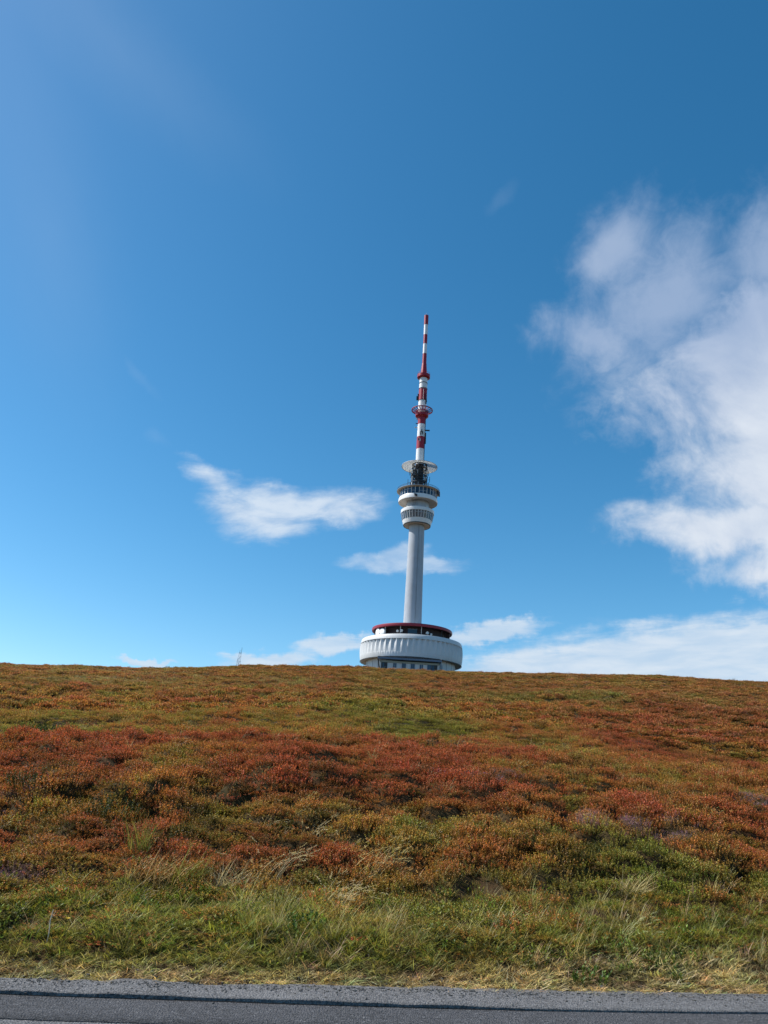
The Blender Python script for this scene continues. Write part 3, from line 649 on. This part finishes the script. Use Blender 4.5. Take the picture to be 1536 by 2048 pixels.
def grass_proto(seed, n=46, rad=.10, h=.17, wd=.0080, lean=.85, droop=1.1, windx=.0, dead=.15):
    q = random.Random(seed); V, F, L = [], [], []
    for i in range(n):
        a = q.uniform(0, 6.283); rr_ = rad*math.sqrt(q.random()); az = q.uniform(0, 6.283) if q.random() > windx else q.gauss(1.3, .5)
        blade(V, F, L, (rr_*math.cos(a), rr_*math.sin(a), -.02), az, lean*q.uniform(.2, 1.2), h*q.uniform(.5, 1.15), wd*q.uniform(.7, 1.3), droop*q.uniform(.3, 1.3), q.random(), 4, q.random())
    return V, F, L
def seed_proto(seed, n=9, rad=.08, h=.55, plume=.10, droop=.9):
    """flowering straw stems, plumes hanging over to the right"""
    q = random.Random(seed); V, F, L = [], [], []
    for i in range(n):
        a = q.uniform(0, 6.283); rr_ = rad*math.sqrt(q.random()); az = q.gauss(1.45, 1.0)
        e, d = blade(V, F, L, (rr_*math.cos(a), rr_*math.sin(a), 0), az, q.uniform(.1, .45), h*q.uniform(.6, 1.1), .0042, droop*q.uniform(.5, 1.2), .6+.4*q.random(), 6)
        for k in range(12):
            f_ = k/12; pos = e+d*plume*(f_-.5); dd = (d+Vector((q.gauss(0, .35), q.gauss(0, .35), q.gauss(-.1, .3)))).normalized()
            n_ = Vector((q.gauss(0, 1), q.gauss(0, 1), q.gauss(0, 1))); leaf(V, F, L, pos, dd, n_.cross(dd).normalized(), .026, .006, (1, .6+.4*q.random(), 0))
    return V, F, L
def heather_proto(seed, n=24, rad=.15, h=.24):
    q = random.Random(seed); V, F, L = [], [], []
    for i in range(n):
        a = q.uniform(0, 6.283); rr_ = rad*math.sqrt(q.random()); base = Vector((rr_*math.cos(a), rr_*math.sin(a), -.02))
        top = base+Vector((math.cos(a)*.4*rr_/rad*h, math.sin(a)*.4*rr_/rad*h, h*q.uniform(.6, 1.05)))
        for k in range(11):
            f_ = .2+.8*k/11; pos = base.lerp(top, f_); aa = k*2.4
            d = Vector((math.cos(aa), math.sin(aa), .9)).normalized(); leaf(V, F, L, pos, d, Vector((-math.sin(aa), math.cos(aa), .3)).normalized(), .018, .010, (f_**2.2, q.random(), 0 if f_ > .5 else q.random()))
    return V, F, L
def stone_proto(seed):
    q = random.Random(seed); bm = BM(); bmesh.ops.create_icosphere(bm, subdivisions=1, radius=1)
    for v in bm.verts: v.co *= q.uniform(.7, 1.2); v.co.z *= .7
    V = [tuple(v.co) for v in bm.verts]; bm.verts.ensure_lookup_table(); F = [tuple(v.index for v in f.verts) for f in bm.faces]; bm.free()
    return V, F, [(1, .5, 0)]*len(V)
def scatter(name, protos, pos, scale, rot, tint, idx, label, cat):
    me = bpy.data.meshes.new(name); n = len(pos); me.vertices.add(n); me.vertices.foreach_set('co', np.asarray(pos, 'f').ravel())
    for nm, ty, dat in (('tint', 'FLOAT_COLOR', np.concatenate([np.clip(tint, 0, 1), np.ones((n, 1))], 1)), ('scl', 'FLOAT_VECTOR', scale), ('rot', 'FLOAT_VECTOR', rot)):
        a = me.attributes.new(nm, ty, 'POINT'); a.data.foreach_set('color' if ty == 'FLOAT_COLOR' else 'vector', np.asarray(dat, 'f').ravel())
    a = me.attributes.new('idx', 'INT', 'POINT'); a.data.foreach_set('value', np.asarray(idx, 'i'))
    o = link(bpy.data.objects.new(name, me)); tag(o, label, cat, kind='stuff')
    G = bpy.data.node_groups.new(name, 'GeometryNodeTree')
    G.interface.new_socket('Geometry', in_out='INPUT', socket_type='NodeSocketGeometry'); G.interface.new_socket('Geometry', in_out='OUTPUT', socket_type='NodeSocketGeometry')
    N = G.nodes; gi = N.new('NodeGroupInput'); go = N.new('NodeGroupOutput'); ip = N.new('GeometryNodeInstanceOnPoints'); jg = N.new('GeometryNodeGeometryToInstance')
    for pm in protos[::-1]:
        po = bpy.data.objects.new(pm.name, pm); oi = N.new('GeometryNodeObjectInfo'); oi.inputs['Object'].default_value = po; G.links.new(oi.outputs['Geometry'], jg.inputs[0])
    def na(nm, ty):
        x = N.new('GeometryNodeInputNamedAttribute'); x.data_type = ty; x.inputs[0].default_value = nm; return [s_ for s_ in x.outputs if s_.enabled][0]
    G.links.new(gi.outputs[0], ip.inputs['Points']); G.links.new(jg.outputs[0], ip.inputs['Instance']); ip.inputs['Pick Instance'].default_value = True
    G.links.new(na('idx', 'INT'), ip.inputs['Instance Index']); G.links.new(na('rot', 'FLOAT_VECTOR'), ip.inputs['Rotation']); G.links.new(na('scl', 'FLOAT_VECTOR'), ip.inputs['Scale'])
    G.links.new(ip.outputs[0], go.inputs[0]); md = o.modifiers.new('scatter', 'NODES'); md.node_group = G; return o
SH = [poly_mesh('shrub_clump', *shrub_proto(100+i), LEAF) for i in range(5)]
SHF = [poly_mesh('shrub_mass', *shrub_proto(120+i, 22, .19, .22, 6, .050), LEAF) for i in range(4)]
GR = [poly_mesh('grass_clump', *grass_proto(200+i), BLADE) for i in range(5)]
GRF = [poly_mesh('grass_mass', *grass_proto(220+i, 34, .17, .17, .014, .6, .8, .08), BLADE) for i in range(3)]
GRT = [poly_mesh('tall_grass_clump', *grass_proto(240+i, 20, .09, .40, .0055, .40, .9, .3), BLADE) for i in range(3)]
SD = [poly_mesh('seed_head_clump', *seed_proto(260+i), STRAW) for i in range(4)]
HE = [poly_mesh('heather_clump', *heather_proto(280+i), BLOOM) for i in range(3)]
WE = [poly_mesh('weed_clump', *shrub_proto(320+i, 9, .10, .15, 6, .034), LEAF) for i in range(3)]
STP = [poly_mesh('stone', *stone_proto(300+i), STRAW) for i in range(3)]

def points(r0_, r1_, dens, azm=35.):
    area = R(azm)*(r1_**2-r0_**2); n = int(area*dens)
    rr_ = np.sqrt(rng.uniform(r0_**2, r1_**2, n)); a = np.radians(rng.uniform(-azm, azm, n))
    x, y = rr_*np.sin(a), rr_*np.cos(a); ok = (y-edge_y(x)) > .02; return x[ok], y[ok]
def cmix(a, b, f): f = np.clip(f, 0, 1)[:, None]; return np.asarray(a)*(1-f)+np.asarray(b)*f
C_GREEN = np.array((.155, .140, .024)); C_ORANGE = np.array((.29, .122, .032)); C_RED = np.array((.27, .070, .030)); C_OLIVE = np.array((.245, .185, .040)); C_DARK = np.array((.050, .050, .014))
C_STRAW = np.array((.54, .43, .22)); C_GRASS = np.array((.215, .250, .032)); C_PURPLE = np.array((.28, .15, .23)); C_BROWN = np.array((.27, .165, .075))
bands = [('verge', 7.0, 9.6, 90, .85, 0), ('near', 7.2, 13.5, 135, .70, 0), ('near2', 13.5, 22, 85, .78, 0), ('slope', 22, 34, 45, .88, 0), ('mid', 34, 72, 18, 1.25, 1), ('far', 72, 235, 3.2, 2.2, 1)]
acc = {k: [] for k in ('shrub', 'grass', 'heather', 'tall', 'seed', 'weed')}
for nm, a_, b_, dn, sc_, lod in bands:
    x, y = points(a_, b_, dn); n = len(x); red, gr, pu, dk = cover(x, y); d = y-edge_y(x); rr_ = np.hypot(x, y)
    z = ground_z(x, y); u = rng.random(n); jit = rng.normal(0, 1, (n, 3))*.10+1; j1 = rng.normal(0, 1, n)
    F1a, ida = cells(x+.25*fbm(x/.5, y/.5, 91, 2), y+.25*fbm(x/.5, y/.5, 92, 2), .50, 71); F1b, idb = cells(x+.5*fbm(x, y, 93, 2), y+.5*fbm(x, y, 94, 2), 1.15, 72); F1c, idc = cells(x+fbm(x/2, y/2, 95, 2), y+fbm(x/2, y/2, 96, 2), 2.7, 73)
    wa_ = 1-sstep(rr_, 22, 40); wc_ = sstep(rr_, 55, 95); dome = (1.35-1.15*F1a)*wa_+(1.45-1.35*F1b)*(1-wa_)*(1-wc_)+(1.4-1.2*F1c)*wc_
    idm = (ida*.6+idb*.4)*wa_+(idb*.6+idc*.4)*(1-wa_)
    gp = np.clip(gr+.10*j1, 0, 1); isgrass = (u < sstep(gp, .38, .92)*np.where(d < 6, .68, .9)) | (d < .6)
    gap = (dome < .52) & (rng.random(n) < .55) & (d > 2.2)
    ishe = (~isgrass) & (pu+.12*j1 > .08) & (rng.random(n) < .75)
    ishe &= ~gap; issh = ~isgrass & ~ishe & ~gap; isgrass = isgrass & ~(gap & (d > 3))
    # shrubs
    rd = red+.13*rng.normal(0, 1, n)+.55*(idm-.5)
    col = cmix(C_GREEN, C_OLIVE, rd/.32); col = cmix(col, C_ORANGE, (rd-.28)/.3); col = cmix(col, C_RED, (rd-.62)/.35)
    col = cmix(col, C_DARK, (dk-.20)*3.0*.8); col = cmix(col, C_BROWN, sstep(rr_, 24, 70)*.45)*(1-.14*sstep(rr_, 22, 60))[:, None]
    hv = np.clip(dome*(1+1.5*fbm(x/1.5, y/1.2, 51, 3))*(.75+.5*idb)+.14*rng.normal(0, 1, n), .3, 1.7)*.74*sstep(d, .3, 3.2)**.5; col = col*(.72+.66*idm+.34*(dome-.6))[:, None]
    hv = hv*np.where(rr_ > 60, .72, 1)*np.where(rr_ > 72, .8, 1)
    col = cmix(col, np.array((.13, .195, .026)), (1-sstep(d, 2.0, 3.6))*.75*np.clip(.6+.4*j1, 0, 1))
    S = np.stack([sc_*rng.uniform(.8, 1.25, n)]*2+[sc_*hv*1.05], 1)
    ro = np.stack([rng.normal(0, .12, n), rng.normal(0, .12, n), rng.uniform(0, 6.283, n)], 1); P = np.stack([x, y, z], 1)
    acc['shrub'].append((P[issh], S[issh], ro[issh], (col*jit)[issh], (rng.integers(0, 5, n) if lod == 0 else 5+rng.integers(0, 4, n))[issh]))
    # grass
    edge = 1-sstep(d+.35*fbm(x*1.5, y*1.5, 61, 3)-.35*sstep(x, .6, 2.), .16, .56); edge = np.where(rr_ > 40, 0, edge)
    gcol = cmix(C_GRASS, C_OLIVE, .5+1.6*fbm(x/1.3, y/1.3, 62, 3)+.25*j1); gcol = cmix(gcol, C_STRAW*.8, np.clip(.10+1.1*fbm(x/2.2, y/1.6, 63, 3)+.22*rng.normal(0, 1, n), 0, 1)*.8)
    gcol = cmix(gcol, C_OLIVE*1.1, sstep(rr_, 17, 24)*.8); gcol = cmix(gcol, C_STRAW, edge*.9); gcol = cmix(gcol, C_BROWN*1.0, sstep(rr_, 30, 100)*.5)*(1-.12*sstep(rr_, 22, 60))[:, None]; gcol = cmix(gcol, C_DARK*1.6, np.clip(2.6*fbm(x/.5, y/.4, 64, 2)-.12, 0, .8)*(d < 4)*(d > .5))
    gh = np.clip((.55+.6*dome)*(1+1.0*fbm(x/.9, y/.8, 65, 3))+.18*j1, .3, 1.9)*(.42+.58*sstep(d, .05, .8)); gcol = cmix(gcol, C_STRAW*.8, .8*gauss(np.degrees(np.arctan2(x, y)), np.log2(rr_)*6, -17, np.log2(80)*6, 11, 5)*rng.random(n)); gcol = gcol*(.55+.9*idm)[:, None]; gh = gh*np.where(rr_ > 30, .9, 1)
    S2 = np.stack([sc_*rng.uniform(.8, 1.3, n)]*2+[sc_*gh], 1)
    acc['grass'].append((P[isgrass], S2[isgrass], ro[isgrass], (gcol*jit)[isgrass], (rng.integers(0, 5, n) if lod == 0 else 5+rng.integers(0, 3, n))[isgrass]))
    # heather in bloom
    hc = cmix(C_BROWN*1.2, C_PURPLE, .35+.9*(pu-.1)+.3*j1); S3 = S*np.array((.95, .95, .9))
    acc['heather'].append((P[ishe], S3[ishe], ro[ishe], (hc*jit)[ishe], rng.integers(0, 3, n)[ishe]))
    # tall blades and seed heads, sparse
    if lod == 0:
        tl = (rng.random(n) < np.clip(.008+.07*sstep(gp, .3, .9)*(d > .5), 0, 1))
        acc['tall'].append((P[tl], (S2*np.array((1, 1, .9)))[tl]*.9, ro[tl]*np.array((1, 1, .08)), (cmix(gcol, C_STRAW, .55+.3*j1)*jit)[tl], rng.integers(0, 3, n)[tl]))
        wd_ = (rng.random(n) < np.clip(.9*fbm(x/.45, y/.4, 81, 3)-.02, 0, .20)) & (d > .35) & (d < 3.2)
        acc['weed'].append((P[wd_], (np.stack([np.full(n, .9)]*3, 1)*rng.uniform(.6, 1.3, (n, 1)))[wd_], ro[wd_], (cmix(np.array((.085, .125, .025)), np.array((.17, .18, .03)), rng.random(n))*jit)[wd_], rng.integers(0, 3, n)[wd_]))
        pr = .0012+.022*gauss(x, y, -.1, 10.6, 1.1, .8)+.022*gauss(x, y, .2, 11.9, .9, 1.0)+.010*gauss(x, y, -2.2, 9.6, 1.3, .5)+.006*gauss(x, y, 4.6, 11, 1.6, 1.)+.004*(d < 3)
        sd_ = (rng.random(n) < pr) & (d > .7)
        acc['seed'].append((P[sd_], np.repeat(sc_*rng.uniform(.4, .8, n)[:, None], 3, 1)[sd_], np.stack([ro[:, 0], ro[:, 1], rng.normal(0, .5, n)], 1)[sd_], (np.tile(np.array((.50, .41, .24)), (n, 1))*jit)[sd_], rng.integers(0, 4, n)[sd_]))
    else:
        sd_ = (rng.random(n) < .01+.16*gauss(np.degrees(np.arctan2(x, y)), np.log2(rr_)*6, -19, np.log2(110)*6, 8, 1.8)+.10*gauss(np.degrees(np.arctan2(x, y)), np.log2(rr_)*6, -20, np.log2(185)*6, 6, 1.2)+.05*gauss(np.degrees(np.arctan2(x, y)), np.log2(rr_)*6, -8, np.log2(34)*6, 12, 2.))
        acc['tall'].append((P[sd_], (S2*np.array((.8, .8, .6)))[sd_], ro[sd_]*np.array((1, 1, .08)), (np.tile(C_STRAW*1.05, (n, 1))*jit)[sd_], rng.integers(0, 3, n)[sd_]))
def cat(k): return [np.concatenate([q[i] for q in acc[k]]) for i in range(5)]
for k, pro, nm, lab, ct in (('shrub', SH+SHF, 'bilberry_shrubs', 'low bilberry shrubs turning red and orange all over the hillside', 'shrubs'), ('grass', GR+GRF, 'meadow_grass', 'green and olive grass on the bank by the road and between the shrubs', 'grass'), ('weed', WE, 'leafy_weeds', 'small broad leafed green weeds among the roadside grass', 'weeds'), ('heather', HE, 'heather', 'patches of faded purple heather in bloom among the shrubs', 'heather'), ('tall', GRT, 'tall_grass', 'thin tall straw coloured grass blades standing above the cover', 'grass'), ('seed', SD, 'grass_seed_heads', 'pale drooping grass seed heads above the green bank', 'grass')):
    P, S, ro, col, idx = cat(k); print(k, len(P)); scatter(nm, pro, P, S, ro, col, idx, lab, ct)
# crumbs of stone along the asphalt edge
n = 5200; x = rng.uniform(-6, 8, n); y = edge_y(x)+rng.normal(-.01, .08, n)*rng.choice((1, 2.2), n); sz = rng.lognormal(-5.1, .45, n)
zz = np.where(y < edge_y(x), np.interp(x, xs, step), ground_z(x, y)+.01); gcol = np.outer(rng.uniform(.06, .2, n), (1, .97, .93))
scatter('gravel', STP, np.stack([x, y, zz+.002], 1), np.stack([sz]*3, 1), np.stack([x*0, x*0, rng.uniform(0, 6, n)], 1), gcol, rng.integers(0, 3, n), 'loose grey grit along the far edge of the asphalt', 'gravel')

# ------------------------------------------------------------ single plants one can point to
def tinted(name, col, **k):
    m = leaf_mat(name, **k)
    for nd in m.node_tree.nodes:
        if nd.type == 'ATTRIBUTE' and nd.attribute_name == 'tint':
            out_ = nd.outputs['Color']; rgb = m.node_tree.nodes.new('ShaderNodeRGB'); rgb.outputs[0].default_value = (*col, 1)
            for l in list(out_.links): m.node_tree.links.new(rgb.outputs[0], l.to_socket)
    return m
T_STRAW = tinted('tuft_straw', (.46, .37, .17), low=(.16, .14, .05)); T_GOLD = tinted('tuft_gold', (.34, .22, .09), low=(.12, .09, .03)); T_PALE = tinted('tuft_pale', (.44, .36, .20), low=(.2, .17, .08)); T_OLIVE = tinted('tuft_olive', (.20, .20, .045)); T_DKG = tinted('bush_dark', (.030, .042, .014)); T_GREEN = tinted('leaf_green', (.08, .13, .025))
def plant(name, data, m, x, y, label, cat, sc_=1., rz=0., group=None):
    me = poly_mesh(name, *data, m); o = link(bpy.data.objects.new(name, me)); o.location = (x, y, float(ground_z(x, y))-.01); o.scale = (sc_,)*3; o.rotation_euler = (0, 0, rz)
    return tag(o, label, cat, group)
GT = 'pale grass tufts on the roadside bank'
plant('grass_tuft', grass_proto(401, 190, .17, .42, .007, .55, 1.0, .45), T_STRAW, 3.24, 10.2, 'big straw yellow grass tuft alone on the right side of the bank', 'grass tuft', .9, group=GT)
plant('grass_tuft', grass_proto(402, 150, .16, .36, .006, .5, 1.0, .3), T_PALE, -1.50, 9.62, 'pale whitish grass tuft at the upper edge of the green bank, left of centre', 'grass tuft', 1.4, group=GT)
plant('grass_tuft', grass_proto(403, 160, .20, .34, .006, .5, 1.0, .3), T_GOLD, -2.35, 9.5, 'golden brown grass tuft between the green bank and the red shrubs on the left', 'grass tuft', 1.35, group=GT)
plant('grass_tuft', grass_proto(404, 120, .14, .38, .006, .4, .8, .6), T_OLIVE, -2.02, 9.58, 'yellow olive grass tuft leaning right beside the golden brown tuft', 'grass tuft', 1.35, group=GT)
plant('grass_tuft', grass_proto(405, 90, .10, .42, .006, .25, .5, .2), T_OLIVE, -2.75, 10.3, 'upright yellow green grass tuft standing in the red shrubs on the left', 'grass tuft', 1.35, group=GT)
plant('feather_grass', seed_proto(410, 26, .16, .46, .12, 1.1), T_PALE, -1.1, 10.05, 'cream seed heads bent over in front of the red shrubs near the centre left', 'grass')
plant('feather_grass', seed_proto(411, 30, .16, .44, .12, 1.2), T_PALE, -.72, 11.5, 'cream seed heads bent over highest up among the red shrubs', 'grass')
plant('feather_grass', seed_proto(412, 34, .18, .42, .11, 1.3), T_PALE, -.32, 9.25, 'cream drooping seed heads over a dark gap in the green bank at centre', 'grass')
plant('feather_grass', seed_proto(413, 40, .30, .55, .12, 1.0), T_STRAW, .05, 10.5, 'wide spray of straw stems arching to the right near the centre', 'grass')
plant('dark_bush', shrub_proto(420, 150, .55, .60, 16, .045), T_DKG, -8.75, 22.0, 'round dark green bush on the far left of the slope', 'bush')
plant('dark_bush', shrub_proto(421, 90, .40, .42, 14, .030), T_DKG, -4.9, 12.3, 'dark green bush low on the slope at the left edge of the shrubs', 'bush')
plant('dark_bush', shrub_proto(422, 80, .32, .36, 14, .028), T_DKG, -3.5, 11.4, 'small dark green bush just above the purple heather on the left', 'bush')
plant('green_weed', shrub_proto(430, 26, .22, .20, 10, .045), T_GREEN, -.55, 8.3, 'bright green leafy weed low on the bank left of centre', 'weed')
plant('green_weed', shrub_proto(431, 22, .16, .18, 9, .040), T_GREEN, 2.1, 7.95, 'bright green leafy weed near the road edge right of centre', 'weed')
q = random.Random(9)
bm = BM(); pts = [(0, 0, -.02), (.006, 0, .09), (-.004, .004, .19), (.008, 0, .27)]
for a_, b_ in zip(pts, pts[1:]): tube(bm, a_, b_, .005, .004, 5)
tube(bm, (.0, 0, .2), (.03, .01, .26), .002, .001, 4)
st_ = obj('dry_stalk', bm, principled('dry_stalk', (.62, .52, .40), .8)); st_.location = (-2.68, 7.56, float(ground_z(-2.68, 7.56))); tag(st_, 'bare pale dry stalk standing upright in the grass at the left road edge', 'stalk')
fl = empty('yellow_flower', (-2.55, 7.58, float(ground_z(-2.55, 7.58))), 'small yellow flower in the grass beside the pale dry stalk', 'flower')
bm = BM(); tube(bm, (0, 0, 0), (.01, 0, .20), .002, n=5); obj('stem', bm, principled('stem_green', (.06, .09, .02)), fl)
bm = BM()
for k in range(14):
    a = k*.449; v = [bm.verts.new((.01, 0, .20)), bm.verts.new((.01+.02*math.cos(a-.14), .02*math.sin(a-.14), .212)), bm.verts.new((.01+.024*math.cos(a), .024*math.sin(a), .214)), bm.verts.new((.01+.02*math.cos(a+.14), .02*math.sin(a+.14), .212))]; bm.faces.new(v)
obj('petals', bm, principled('petal_yellow', (.75, .48, .02)), fl)
